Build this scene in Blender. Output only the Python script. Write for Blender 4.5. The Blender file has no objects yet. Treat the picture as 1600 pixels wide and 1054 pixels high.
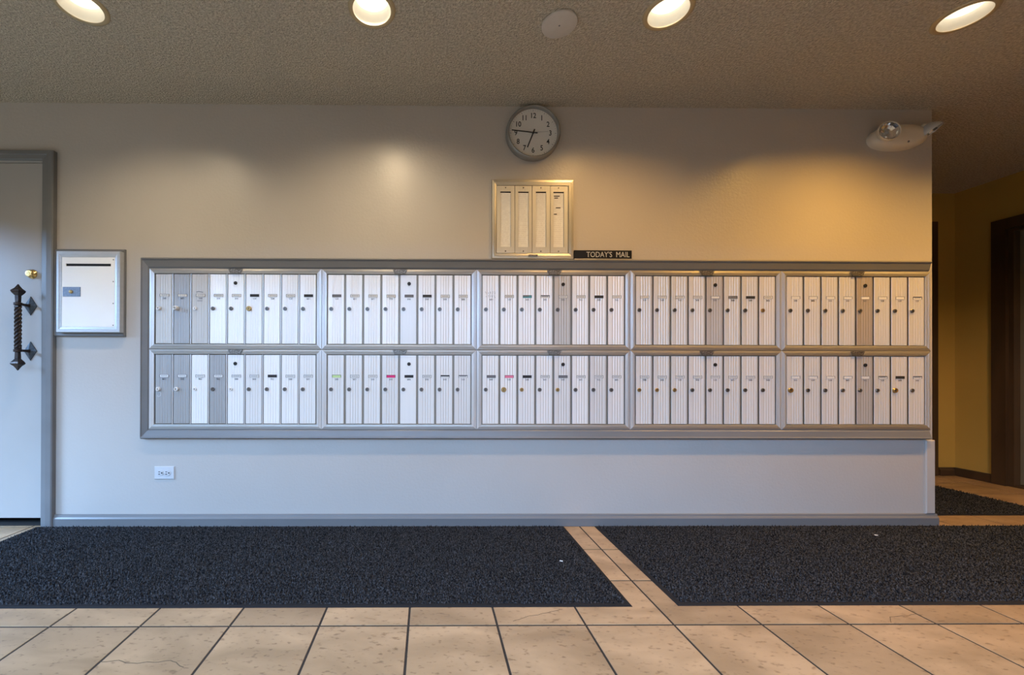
import bpy, math, random
import numpy as np
from mathutils import Vector, Matrix
random.seed(7)
rng = np.random.default_rng(7)

# ------------------------------------------------------------------ camera, world, lights, exposure
F, CX, CY = 660.073, 676.133, 575.22          # focal length and principal point in px of the 1600x1054 frame
YAW, PITCH, ROLL, CAMH, DW = 0.00925, 0.00293, 0.00231, 0.87587, 2.38106
HC = 2.364                                     # ceiling height
XR = 2.868                                     # free end of the mailbox wall
_r = Vector((math.cos(YAW), -math.sin(YAW), 0))
_w = Vector((math.sin(YAW) * math.cos(PITCH), math.cos(YAW) * math.cos(PITCH), math.sin(PITCH)))
_u = _r.cross(_w)
CR = math.cos(ROLL) * _r + math.sin(ROLL) * _u
CU = -math.sin(ROLL) * _r + math.cos(ROLL) * _u
CAM = Vector((0, -DW, CAMH))

scene = bpy.context.scene
col = scene.collection
cam_data = bpy.data.cameras.new('camera')
cam_data.sensor_fit = 'HORIZONTAL'
cam_data.sensor_width = 36.0
cam_data.lens = F * 36.0 / 1600
cam_data.shift_x = (800 - CX) / 1600
cam_data.shift_y = (CY - 527) / 1600
cam_data.clip_start = 0.02
cam = bpy.data.objects.new('camera', cam_data)
rm = Matrix((CR, CU, -_w)).transposed()
cam.matrix_world = Matrix.Translation(CAM) @ rm.to_4x4()
col.objects.link(cam)
scene.camera = cam

world = bpy.data.worlds.new('world')
scene.world = world
world.use_nodes = True
world.node_tree.nodes['Background'].inputs['Color'].default_value = (1.0, 0.80, 0.56, 1)
world.node_tree.nodes['Background'].inputs['Strength'].default_value = 0.44

XL, YR = -4.3, -3.3                            # side wall with the glazed entrance, rear wall with the shop window
def area(name, loc, rot, sx, sy, power, color, spread=180):
    l = bpy.data.lights.new(name, 'AREA')
    l.shape = 'RECTANGLE'; l.size = sx; l.size_y = sy
    l.energy = power; l.color = color; l.spread = math.radians(spread)
    o = bpy.data.objects.new(name, l); col.objects.link(o)
    o.location = loc; o.rotation_euler = rot
    return o
DAY = (0.33, 0.58, 1.0)                         # open sky above the houses opposite, seen through the glazing
area('daylight_entrance', (XL - 1.5, -2.7, 3.4), (0, math.radians(-55), 0), 2.2, 2.2, 1900, DAY)
area('daylight_window', (-1.2, YR - 1.5, 3.3), (math.radians(55), 0, 0), 6.0, 2.2, 1500, DAY)

scene.view_settings.view_transform = 'Standard'
scene.view_settings.look = 'None'
scene.view_settings.gamma = 1.0
scene.view_settings.use_curve_mapping = False
scene.view_settings.exposure = 0.0

# ------------------------------------------------------------------ pixel -> place helpers
def ray(px, py):
    return (_w + CR * ((px - CX) / F) + CU * (-(py - CY) / F))
def W(px, py, y=0.0):                          # on a plane parallel to the mailbox wall
    d = ray(px, py); t = (y - CAM.y) / d.y
    p = CAM + d * t
    return p.x, p.z
def G(px, py, z=0.0):                          # on a horizontal plane
    d = ray(px, py); t = (z - CAM.z) / d.z
    p = CAM + d * t
    return p.x, p.y
def S(px, py, x):                              # on a plane x = const
    d = ray(px, py); t = (x - CAM.x) / d.x
    p = CAM + d * t
    return p.y, p.z

# ------------------------------------------------------------------ materials
def mat(name, color, rough=0.5, metal=0.0, spec=0.5, noise=None, bump=None, aniso=None, emit=None, stretch=(1, 1, 1), per_object=0.0, coat=0.0):
    """noise=(scale, dark colour, detail) mixes two tones; bump=(scale, strength, distance)."""
    m = bpy.data.materials.new(name); m.use_nodes = True
    nt = m.node_tree; b = nt.nodes['Principled BSDF']
    b.inputs['Base Color'].default_value = (*color, 1)
    b.inputs['Roughness'].default_value = rough
    b.inputs['Metallic'].default_value = metal
    b.inputs['Specular IOR Level'].default_value = spec
    b.inputs['Coat Weight'].default_value = coat
    tc = mp = None
    if noise or bump:
        tc = nt.nodes.new('ShaderNodeTexCoord'); mp = nt.nodes.new('ShaderNodeMapping')
        mp.inputs['Scale'].default_value = stretch
        nt.links.new(tc.outputs['Object'], mp.inputs['Vector'])
        if per_object:
            oi = nt.nodes.new('ShaderNodeObjectInfo'); mu = nt.nodes.new('ShaderNodeMath'); mu.operation = 'MULTIPLY'
            mu.inputs[1].default_value = 57.0
            cb = nt.nodes.new('ShaderNodeCombineXYZ')
            nt.links.new(oi.outputs['Random'], mu.inputs[0])
            for k in range(3): nt.links.new(mu.outputs[0], cb.inputs[k])
            nt.links.new(cb.outputs[0], mp.inputs['Location'])
    if noise:
        n = nt.nodes.new('ShaderNodeTexNoise'); n.inputs['Scale'].default_value = noise[0]
        n.inputs['Detail'].default_value = noise[2] if len(noise) > 2 else 4
        r = nt.nodes.new('ShaderNodeValToRGB')
        r.color_ramp.elements[0].position = noise[3] if len(noise) > 3 else 0.35
        r.color_ramp.elements[1].position = noise[4] if len(noise) > 4 else 0.65
        r.color_ramp.elements[0].color = (*noise[1], 1); r.color_ramp.elements[1].color = (*color, 1)
        nt.links.new(mp.outputs[0], n.inputs['Vector'])
        nt.links.new(n.outputs['Fac'], r.inputs['Fac'])
        out = r.outputs['Color']
        if per_object:
            hs = nt.nodes.new('ShaderNodeHueSaturation')
            mr = nt.nodes.new('ShaderNodeMapRange')
            mr.inputs['To Min'].default_value = 1 - per_object; mr.inputs['To Max'].default_value = 1 + per_object * 0.6
            nt.links.new(oi.outputs['Random'], mr.inputs['Value'])
            nt.links.new(mr.outputs[0], hs.inputs['Value'])
            nt.links.new(out, hs.inputs['Color']); out = hs.outputs['Color']
        nt.links.new(out, b.inputs['Base Color'])
    if bump:
        n2 = nt.nodes.new('ShaderNodeTexNoise'); n2.inputs['Scale'].default_value = bump[0]; n2.inputs['Detail'].default_value = 3
        bp = nt.nodes.new('ShaderNodeBump'); bp.inputs['Strength'].default_value = bump[1]; bp.inputs['Distance'].default_value = bump[2]
        nt.links.new(mp.outputs[0], n2.inputs['Vector'])
        nt.links.new(n2.outputs['Fac'], bp.inputs['Height']); nt.links.new(bp.outputs[0], b.inputs['Normal'])
    if aniso:
        b.inputs['Anisotropic'].default_value = aniso[0]
        cv = nt.nodes.new('ShaderNodeCombineXYZ')
        for k in range(3): cv.inputs[k].default_value = aniso[1][k]
        nt.links.new(cv.outputs[0], b.inputs['Tangent'])
    if emit:
        b.inputs['Emission Color'].default_value = (*emit[0], 1); b.inputs['Emission Strength'].default_value = emit[1]
    return m

M = {}
M['wall'] = mat('wall_paint', (0.50, 0.465, 0.425), 0.34, noise=(1.6, (0.475, 0.44, 0.40), 5), bump=(70, 0.16, 0.006))
M['hall'] = mat('hall_paint', (0.55, 0.36, 0.08), 0.5, noise=(1.5, (0.50, 0.33, 0.07), 4), bump=(70, 0.12, 0.006))
M['ceiling'] = mat('popcorn_ceiling', (0.86, 0.77, 0.63), 0.95, spec=0.1, noise=(95, (0.62, 0.54, 0.42), 3, 0.36, 0.66), bump=(125, 1.0, 0.03))
M['grout'] = mat('grout', (0.028, 0.020, 0.013), 0.9, noise=(60, (0.02, 0.014, 0.01)))
M['trim'] = mat('grey_trim_paint', (0.175, 0.175, 0.175), 0.38, noise=(5, (0.155, 0.155, 0.155), 5), bump=(40, 0.06, 0.004), stretch=(0.3, 1, 1))
M['door'] = mat('door_paint', (0.41, 0.39, 0.365), 0.35, noise=(2.5, (0.385, 0.365, 0.34), 5), bump=(45, 0.08, 0.004))
M['dark_wood'] = mat('dark_brown_trim', (0.075, 0.042, 0.018), 0.4, noise=(9, (0.05, 0.028, 0.012), 5), stretch=(1, 1, 0.2))
M['lift'] = mat('satin_door_metal', (0.34, 0.30, 0.20), 0.35, metal=0.5, noise=(3, (0.30, 0.265, 0.18)), stretch=(1, 1, 0.2))
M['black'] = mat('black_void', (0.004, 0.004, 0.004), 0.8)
def alu(name, c, rough, an, direction, metal=0.75, d=0.88):
    st = (170, 1, 0.8) if direction == 'v' else (0.8, 1, 170)
    return mat(name, c, rough, metal=metal, noise=(3.0, tuple(k * d for k in c), 4, 0.3, 0.7), stretch=st,
               aniso=(an, (1, 0, 0) if direction == 'v' else (0, 0, 1)), per_object=0.05)
M['alu_v'] = alu('aluminium_vertical_grain', (0.80, 0.80, 0.80), 0.42, 0.6, 'v')
M['alu_h'] = alu('aluminium_horizontal_grain', (0.46, 0.44, 0.41), 0.50, 0.5, 'h', metal=0.8)
M['d_bright'] = alu('door_aluminium_bright', (0.96, 0.945, 0.92), 0.42, 0.5, 'v', metal=0.40, d=0.95)
M['d_mid'] = alu('door_aluminium', (0.88, 0.865, 0.84), 0.42, 0.5, 'v', metal=0.42, d=0.93)
M['d_dull'] = alu('door_aluminium_dull', (0.64, 0.60, 0.55), 0.5, 0.5, 'v', metal=0.5, d=0.9)
M['d_dark'] = alu('door_aluminium_worn', (0.46, 0.45, 0.44), 0.5, 0.5, 'v', metal=0.6, d=0.8)
M['d_tan'] = alu('door_aluminium_tan', (0.58, 0.50, 0.40), 0.5, 0.4, 'v', metal=0.5, d=0.9)
M['divider'] = alu('divider_aluminium', (0.40, 0.365, 0.31), 0.45, 0.4, 'v', metal=0.7)
M['tag'] = mat('name_tag_metal', (0.34, 0.32, 0.29), 0.45, metal=0.8, noise=(260, (0.10, 0.09, 0.08), 2, 0.4, 0.6))
M['lock_dark'] = mat('lock_steel', (0.20, 0.19, 0.18), 0.35, metal=0.9)
M['lock_black'] = mat('lock_blackened', (0.035, 0.033, 0.03), 0.4, metal=0.6)
M['lock_brass'] = mat('lock_brass', (0.50, 0.34, 0.14), 0.35, metal=0.9)
M['lock_silver'] = mat('lock_chrome', (0.85, 0.84, 0.82), 0.3, metal=0.35)
M['ink'] = mat('black_ink', (0.02, 0.02, 0.022), 0.7)
M['ink_soft'] = mat('grey_ink', (0.17, 0.17, 0.18), 0.7)
M['ink_pale'] = mat('pale_ink', (0.40, 0.39, 0.38), 0.7)
M['ink_faint'] = mat('faint_ink', (0.62, 0.60, 0.58), 0.8)
M['paper'] = mat('paper', (0.82, 0.81, 0.78), 0.8, noise=(40, (0.77, 0.76, 0.73)))
M['paper_pink'] = mat('paper_pink', (0.80, 0.05, 0.22), 0.8)
M['paper_rose'] = mat('paper_rose', (0.85, 0.22, 0.34), 0.8)
M['paper_green'] = mat('paper_green', (0.60, 0.78, 0.35), 0.8)
M['paper_teal'] = mat('paper_teal', (0.10, 0.36, 0.42), 0.8)
M['white_panel'] = mat('white_panel', (0.93, 0.92, 0.90), 0.3, noise=(3, (0.90, 0.89, 0.87)))
M['box_frame'] = mat('box_frame_metal', (0.58, 0.60, 0.62), 0.4, metal=0.5, noise=(6, (0.54, 0.56, 0.58)), stretch=(1, 1, 8))
M['lock_plate'] = mat('steel_lock_plate', (0.22, 0.25, 0.30), 0.4, metal=0.6, noise=(120, (0.17, 0.20, 0.24), 2))
M['brass'] = mat('brass', (0.78, 0.55, 0.22), 0.22, metal=1.0)
M['iron'] = mat('wrought_iron', (0.050, 0.032, 0.024), 0.38, metal=0.5, noise=(30, (0.02, 0.014, 0.012), 4), bump=(60, 0.3, 0.004))
M['iron_plate'] = mat('iron_plate', (0.10, 0.115, 0.13), 0.45, metal=0.6, noise=(60, (0.06, 0.07, 0.08), 4), bump=(60, 0.4, 0.004))
M['outlet'] = mat('outlet_plastic', (0.56, 0.56, 0.56), 0.35)
M['clock_case'] = mat('clock_case', (0.30, 0.29, 0.27), 0.4, metal=0.3, noise=(20, (0.27, 0.26, 0.24)))
M['clock_face'] = mat('clock_face', (0.70, 0.68, 0.64), 0.6, noise=(12, (0.67, 0.65, 0.61)))
M['dir_frame_h'] = alu('directory_frame_h', (0.72, 0.68, 0.58), 0.4, 0.5, 'h', metal=0.8)
M['dir_frame_v'] = alu('directory_frame_v', (0.72, 0.68, 0.58), 0.4, 0.5, 'v', metal=0.8)
M['dir_panel'] = alu('directory_panel', (0.66, 0.64, 0.58), 0.5, 0.4, 'v', metal=0.4)
M['sign'] = mat('sign_black', (0.006, 0.006, 0.007), 0.35)
M['letters'] = mat('sign_letters', (0.55, 0.54, 0.52), 0.5)
M['cream'] = mat('cream_plastic', (0.72, 0.66, 0.55), 0.4, noise=(8, (0.70, 0.64, 0.53)))
M['mirror'] = mat('mirror_reflector', (0.85, 0.85, 0.85), 0.08, metal=1.0)
M['can_trim'] = mat('can_trim', (0.50, 0.40, 0.24), 0.4, metal=0.4)
M['can_inner'] = mat('can_reflector', (0.85, 0.82, 0.75), 0.3, metal=0.3)
M['lens'] = mat('lit_lens', (0.9, 0.88, 0.8), 0.5, emit=((1.0, 0.89, 0.68), 1.25))
M['cover'] = mat('cover_plate_paint', (0.55, 0.51, 0.46), 0.7, noise=(30, (0.52, 0.48, 0.43)))
M['rubber'] = mat('mat_rubber', (0.010, 0.010, 0.012), 0.8, spec=0.25, noise=(60, (0.010, 0.010, 0.011)))
M['pile'] = mat('mat_pile', (0.078, 0.082, 0.090), 0.95, spec=0.1, noise=(150, (0.004, 0.0045, 0.006), 2, 0.42, 0.74))
M['frame_metal'] = mat('window_frame_metal', (0.12, 0.11, 0.10), 0.4, metal=0.7)
M['lint'] = mat('lint', (0.8, 0.8, 0.78), 0.9)
M['crack'] = mat('crack_dirt', (0.12, 0.085, 0.05), 0.9)

def tile_material():
    m = bpy.data.materials.new('travertine_tile'); m.use_nodes = True
    nt = m.node_tree; b = nt.nodes['Principled BSDF']; L = nt.links.new
    tc = nt.nodes.new('ShaderNodeTexCoord'); oi = nt.nodes.new('ShaderNodeObjectInfo')
    mu = nt.nodes.new('ShaderNodeMath'); mu.operation = 'MULTIPLY'; mu.inputs[1].default_value = 91.0
    cb = nt.nodes.new('ShaderNodeCombineXYZ'); ad = nt.nodes.new('ShaderNodeVectorMath'); ad.operation = 'ADD'
    L(oi.outputs['Random'], mu.inputs[0])
    for k in range(3): L(mu.outputs[0], cb.inputs[k])
    L(tc.outputs['Object'], ad.inputs[0]); L(cb.outputs[0], ad.inputs[1])
    mp = nt.nodes.new('ShaderNodeMapping'); mp.inputs['Scale'].default_value = (1, 1.9, 1); mp.inputs['Rotation'].default_value = (0, 0, 0.5)
    L(ad.outputs[0], mp.inputs['Vector'])
    n1 = nt.nodes.new('ShaderNodeTexNoise'); n1.inputs['Scale'].default_value = 3.5; n1.inputs['Detail'].default_value = 7; n1.inputs['Distortion'].default_value = 0.6
    r1 = nt.nodes.new('ShaderNodeValToRGB')
    e = r1.color_ramp.elements
    e[0].position = 0.34; e[0].color = (0.28, 0.18, 0.092, 1); e[1].position = 0.66; e[1].color = (0.43, 0.285, 0.155, 1)
    L(mp.outputs[0], n1.inputs['Vector']); L(n1.outputs['Fac'], r1.inputs['Fac'])
    n2 = nt.nodes.new('ShaderNodeTexNoise'); n2.inputs['Scale'].default_value = 42; n2.inputs['Detail'].default_value = 6
    L(mp.outputs[0], n2.inputs['Vector'])
    r2 = nt.nodes.new('ShaderNodeValToRGB')
    r2.color_ramp.elements[0].position = 0.30; r2.color_ramp.elements[0].color = (0.50, 0.44, 0.38, 1)
    r2.color_ramp.elements[1].position = 0.42; r2.color_ramp.elements[1].color = (1, 1, 1, 1)
    L(n2.outputs['Fac'], r2.inputs['Fac'])
    mx = nt.nodes.new('ShaderNodeMix'); mx.data_type = 'RGBA'; mx.blend_type = 'MULTIPLY'; mx.inputs[0].default_value = 0.8
    L(r1.outputs['Color'], mx.inputs[6]); L(r2.outputs['Color'], mx.inputs[7])
    hs = nt.nodes.new('ShaderNodeHueSaturation'); mr = nt.nodes.new('ShaderNodeMapRange')
    mr.inputs['To Min'].default_value = 0.86; mr.inputs['To Max'].default_value = 1.08
    L(oi.outputs['Random'], mr.inputs['Value']); L(mr.outputs[0], hs.inputs['Value'])
    L(mx.outputs[2], hs.inputs['Color']); L(hs.outputs['Color'], b.inputs['Base Color'])
    b.inputs['Roughness'].default_value = 0.42
    bp = nt.nodes.new('ShaderNodeBump'); bp.inputs['Strength'].default_value = 0.12; bp.inputs['Distance'].default_value = 0.003
    L(r2.outputs['Color'], bp.inputs['Height']); L(bp.outputs[0], b.inputs['Normal'])
    return m
M['tile'] = tile_material()

def glass_material():
    m = bpy.data.materials.new('window_glass'); m.use_nodes = True
    nt = m.node_tree; nt.nodes.clear()
    o = nt.nodes.new('ShaderNodeOutputMaterial'); mx = nt.nodes.new('ShaderNodeMixShader')
    t = nt.nodes.new('ShaderNodeBsdfTransparent'); g = nt.nodes.new('ShaderNodeBsdfGlossy')
    g.inputs['Roughness'].default_value = 0.02; mx.inputs[0].default_value = 0.06
    nt.links.new(t.outputs[0], mx.inputs[1]); nt.links.new(g.outputs[0], mx.inputs[2]); nt.links.new(mx.outputs[0], o.inputs[0])
    return m
M['glass'] = glass_material()

# ------------------------------------------------------------------ object helpers
WLOC = {}
def tag(o, label=None, cat=None, group=None, kind=None):
    if label: o['label'] = label
    if cat: o['category'] = cat
    if group: o['group'] = group
    if kind: o['kind'] = kind
    return o
def thing(name, loc, label, cat, group=None, kind=None):
    o = bpy.data.objects.new(name, None); col.objects.link(o)
    o.location = loc; WLOC[o.name] = Vector(loc)
    o.empty_display_size = 0.05
    return tag(o, label, cat, group, kind)
def link(name, me, parent=None, loc=(0, 0, 0)):
    o = bpy.data.objects.new(name, me); col.objects.link(o)
    loc = Vector(loc); WLOC[o.name] = loc
    if parent is not None:
        o.parent = parent; o.location = loc - WLOC[parent.name]
    else:
        o.location = loc
    return o
def mesh(name, v, f, mats, smooth=False, fm=None):
    me = bpy.data.meshes.new(name); me.from_pydata([tuple(p) for p in v], [], f)
    for m in (mats if isinstance(mats, (list, tuple)) else [mats]): me.materials.append(m)
    if fm is not None: me.polygons.foreach_set('material_index', fm)
    if smooth: me.polygons.foreach_set('use_smooth', [True] * len(me.polygons))
    me.update()
    return me
class MB:
    """collects shapes in world coordinates into one mesh"""
    def __init__(s): s.v = []; s.f = []; s.fm = []
    def add(s, v, f, mi=0):
        o = len(s.v); s.v += [tuple(p) for p in v]; s.f += [tuple(i + o for i in q) for q in f]; s.fm += [mi] * len(f); return s
    def box(s, x0, x1, y0, y1, z0, z1, mi=0, bev=0.0):
        x0, x1 = min(x0, x1), max(x0, x1); y0, y1 = min(y0, y1), max(y0, y1); z0, z1 = min(z0, z1), max(z0, z1)
        if bev:
            b = min(bev, (x1 - x0) / 3, (y1 - y0) / 2.2, (z1 - z0) / 3)
            # chamfered towards -y (the side that faces the room)
            v = [(x0, y1, z0), (x1, y1, z0), (x1, y1, z1), (x0, y1, z1),
                 (x0, y0 + b, z0), (x1, y0 + b, z0), (x1, y0 + b, z1), (x0, y0 + b, z1),
                 (x0 + b, y0, z0 + b), (x1 - b, y0, z0 + b), (x1 - b, y0, z1 - b), (x0 + b, y0, z1 - b)]
            f = [(0, 3, 2, 1)] + [(i, (i + 1) % 4, 4 + (i + 1) % 4, 4 + i) for i in range(4)] + [(4 + i, 4 + (i + 1) % 4, 8 + (i + 1) % 4, 8 + i) for i in range(4)] + [(8, 9, 10, 11)]
            return s.add(v, f, mi)
        v = [(x0, y0, z0), (x1, y0, z0), (x1, y1, z0), (x0, y1, z0), (x0, y0, z1), (x1, y0, z1), (x1, y1, z1), (x0, y1, z1)]
        f = [(0, 3, 2, 1), (4, 5, 6, 7), (0, 1, 5, 4), (1, 2, 6, 5), (2, 3, 7, 6), (3, 0, 4, 7)]
        return s.add(v, f, mi)
    def lathe(s, prof, origin, axis=(0, -1, 0), seg=32, mi=0, twist=0.0, cap0=True, cap1=True, phase=0.0):
        """prof: (radius, distance along axis)"""
        a = Vector(axis).normalized()
        t = Vector((0, 0, 1)) if abs(a.z) < 0.9 else Vector((1, 0, 0))
        e1 = t.cross(a).normalized(); e2 = a.cross(e1)
        O = Vector(origin); v = []; f = []
        n = len(prof)
        for i, (r, h) in enumerate(prof):
            for k in range(seg):
                q = 2 * math.pi * k / seg + phase + twist * h
                v.append(O + a * h + (e1 * math.cos(q) + e2 * math.sin(q)) * r)
        for i in range(n - 1):
            for k in range(seg):
                k2 = (k + 1) % seg
                f.append((i * seg + k, i * seg + k2, (i + 1) * seg + k2, (i + 1) * seg + k))
        if cap0 and prof[0][0] > 1e-6: f.append(tuple(range(seg))[::-1])
        if cap1 and prof[-1][0] > 1e-6: f.append(tuple((n - 1) * seg + k for k in range(seg)))
        return s.add(v, f, mi)
    def strip(s, pts, w, y, mi=0, nrm='y', th=0.0005):
        """thin raised stroke through (a, b) points; on a wall (nrm y) or the floor (nrm z)"""
        v = []; f = []
        n = len(pts)
        for i, (a, b) in enumerate(pts):
            p0 = pts[max(0, i - 1)]; p1 = pts[min(n - 1, i + 1)]
            dx, dz = p1[0] - p0[0], p1[1] - p0[1]; L = math.hypot(dx, dz) or 1
            nx, nz = -dz / L * w / 2, dx / L * w / 2
            for sg, hh in ((1, 0), (1, th), (-1, th), (-1, 0)):
                q = (a + nx * sg, b + nz * sg)
                v.append((q[0], y - hh, q[1]) if nrm == 'y' else (q[0], q[1], y + hh))
        for i in range(n - 1):
            for k in range(3): f.append((i * 4 + k, i * 4 + k + 1, i * 4 + 5 + k, i * 4 + 4 + k))
        return s.add(v, f, mi)
    def build(s, name, mats, parent=None, smooth=False, auto=None):
        a = np.array(s.v, dtype=float)
        c = (a.min(0) + a.max(0)) / 2
        if parent is None: c[2] = a[:, 2].min()
        me = mesh(name, a - c, s.f, mats, smooth, s.fm)
        if auto:
            me.polygons.foreach_set('use_smooth', [True] * len(me.polygons))
            me.set_sharp_from_angle(angle=math.radians(auto))
        return link(name, me, parent, c)
def B(name, x0, x1, y0, y1, z0, z1, m, parent=None, bev=0.0):
    return MB().box(x0, x1, y0, y1, z0, z1, 0, bev).build(name, m, parent)

def rails(rect, prof, widths, ybase, mats, parent, names=('side_rail', 'top_rail', 'side_rail', 'bottom_rail'), sides='LTRB', mitre=True):
    """picture-frame rails facing -y; prof = (s 0..1 from the outer edge inwards, height); widths L,T,R,B; mats (vertical, horizontal)"""
    xa, xb, za, zb = rect; wl, wt, wr, wb = widths
    out = []
    for k, side in enumerate('LTRB'):
        if side not in sides: continue
        v = []; n = len(prof) + 2
        full = [(prof[0][0], 0.0)] + list(prof) + [(prof[-1][0], 0.0)]
        for end in (0, 1):
            for s_, h in full:
                L_ = xa + s_ * wl if 'L' in sides else xa
                R_ = xb - s_ * wr if 'R' in sides else xb
                T_ = zb - s_ * wt if 'T' in sides else zb
                B_ = za + s_ * wb if 'B' in sides else za
                if side == 'T': p = ((L_, R_)[end], ybase - h, zb - s_ * wt)
                elif side == 'B': p = ((R_, L_)[end], ybase - h, za + s_ * wb)
                elif side == 'L': p = (xa + s_ * wl, ybase - h, (B_, T_)[end])
                else: p = (xb - s_ * wr, ybase - h, (T_, B_)[end])
                v.append(p)
        f = [(i, i + 1, n + i + 1, n + i) for i in range(n - 1)] + [(n - 1, 0, n, 2 * n - 1)]
        f += [tuple(range(n))[::-1], tuple(range(n, 2 * n))]
        out.append(MB().add(v, f).build(names[k], mats[1] if side in 'TB' else mats[0], parent))
    return out

def text_mesh(body, size, depth, m, align='CENTER', spacing=1.0, word=1.0, xs=1.0, offset=0.0):
    cu = bpy.data.curves.new('lettering', 'FONT'); cu.body = body; cu.size = size; cu.extrude = depth; cu.align_x = align; cu.align_y = 'CENTER'
    cu.space_character = spacing; cu.space_word = word; cu.resolution_u = 3; cu.offset = offset
    o = bpy.data.objects.new('lettering', cu); col.objects.link(o)
    me = bpy.data.meshes.new_from_object(o.evaluated_get(bpy.context.evaluated_depsgraph_get()))
    bpy.data.objects.remove(o); bpy.data.curves.remove(cu)
    me.transform(Matrix.Rotation(math.radians(90), 4, 'X') @ Matrix.Scale(xs, 4, (1, 0, 0)))    # lettering stands up and faces -y
    me.materials.clear(); me.materials.append(m)
    return me

# ------------------------------------------------------------------ places measured on the photograph
HX1, HY1 = G(1494, 741)
HX2, HY2 = G(1490, 300, HC)
XH, YH = (HX1 + HX2) / 2, (HY1 + HY2) / 2      # inner corner of the hall behind the mailbox wall
DX1, _z = W(67, 500, -0.0)                     # lock-side edge of the door opening
DTOP = W(30, 251, 0.0)[1]
DX0 = DX1 - 0.92
WT = 0.14                                      # thickness of the mailbox wall

# ------------------------------------------------------------------ room shell
wb = MB()
wb.box(DX1, XR, 0, WT, 0, HC)
wb.box(DX0, DX1, 0, WT, DTOP, HC)
wb.box(XL - 0.12, DX0, 0, WT, 0, HC)
tag(wb.build('wall_back', M['wall']), 'cream painted wall that carries the mailboxes and clock', 'wall', kind='structure')

# hall: far wall and the side wall with the lift door
tag(B('wall_hall_back', XL - 0.12, XH + 0.12, YH, YH + 0.12, 0, HC, M['hall']), 'ochre wall closing the hall behind the mailbox wall', 'wall', kind='structure')
dy_out, dz_top = S(1553, 347, XH)
dy_in, _ = S(1576, 500, XH)
dy_slab, _ = S(1584, 500, XH)
casing_w = dy_out - dy_in
lift_w = 0.95
wr = MB()
wr.box(XH, XH + 0.12, dy_in, YH, 0, HC)
wr.box(XH, XH + 0.12, dy_in - lift_w, dy_in, dz_top - casing_w, HC)
wr.box(XH, XH + 0.12, YR, dy_in - lift_w, 0, HC)
tag(wr.build('wall_right', M['hall']), 'ochre side wall of the hall with a dark framed door', 'wall', kind='structure')

# rear wall (behind the camera) and entrance side wall, both glazed
def glazed(name, axis, at, a0, a1, z0, z1, wall_a0, wall_a1, n, label, out):
    w = MB()
    def bx(a, b, c, d):
        if axis == 'x': w.box(a, b, at, at + out * 0.12, c, d)
        else: w.box(at, at + out * 0.12, a, b, c, d)
    bx(wall_a0, a0, 0, HC); bx(a1, wall_a1, 0, HC); bx(a0, a1, z1, HC)
    if z0 > 0.01: bx(a0, a1, 0, z0)
    return w
w = glazed('rear', 'x', YR, -3.8, 1.8, 0.10, 2.15, XL - 0.12, XH + 0.12, 5, '', -1)
tag(w.build('wall_rear', M['wall']), 'cream wall around the street window opposite the mailboxes', 'wall', kind='structure')
w = glazed('left', 'y', XL, -3.0, -0.7, 0.0, 2.15, YR, 0.0, 3, '', -1)
tag(w.build('wall_left', M['wall']), 'cream wall around the glazed entrance', 'wall', kind='structure')
B_end = MB().box(XL - 0.12, XL, WT, YH, 0, HC)
tag(B_end.build('wall_hall_end', M['hall']), 'ochre wall ending the passage behind the mailboxes', 'wall', kind='structure')

def glazing(name, axis, at, a0, a1, z0, z1, n, label):
    root = thing(name, ((a0 + a1) / 2, at, z0) if axis == 'x' else (at, (a0 + a1) / 2, z0), label, 'window', kind='structure')
    def bx(nm, a, b, c, d, t0, t1, m):
        if axis == 'x': B(nm, a, b, at + t0, at + t1, c, d, m, root)
        else: B(nm, at + t0, at + t1, a, b, c, d, m, root)
    fw = 0.05
    bx('window_frame', a0, a1, z0, z0 + fw, -0.09, -0.03, M['frame_metal'])
    bx('window_frame', a0, a1, z1 - fw, z1, -0.09, -0.03, M['frame_metal'])
    for i in range(n + 1):
        a = a0 + (a1 - a0 - fw) * i / n
        bx('mullion', a, a + fw, z0 + fw, z1 - fw, -0.09, -0.03, M['frame_metal'])
        if i < n:
            b = a0 + (a1 - a0 - fw) * (i + 1) / n
            bx('pane', a + fw, b, z0 + fw, z1 - fw, -0.064, -0.058, M['glass'])
glazing('window_1', 'y', XL, -3.0, -0.7, 0.0, 2.15, 3, 'glazed entrance with dark metal frame')
glazing('window_2', 'x', YR, -3.8, 1.8, 0.10, 2.15, 5, 'wide street window with dark metal mullions')

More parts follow.
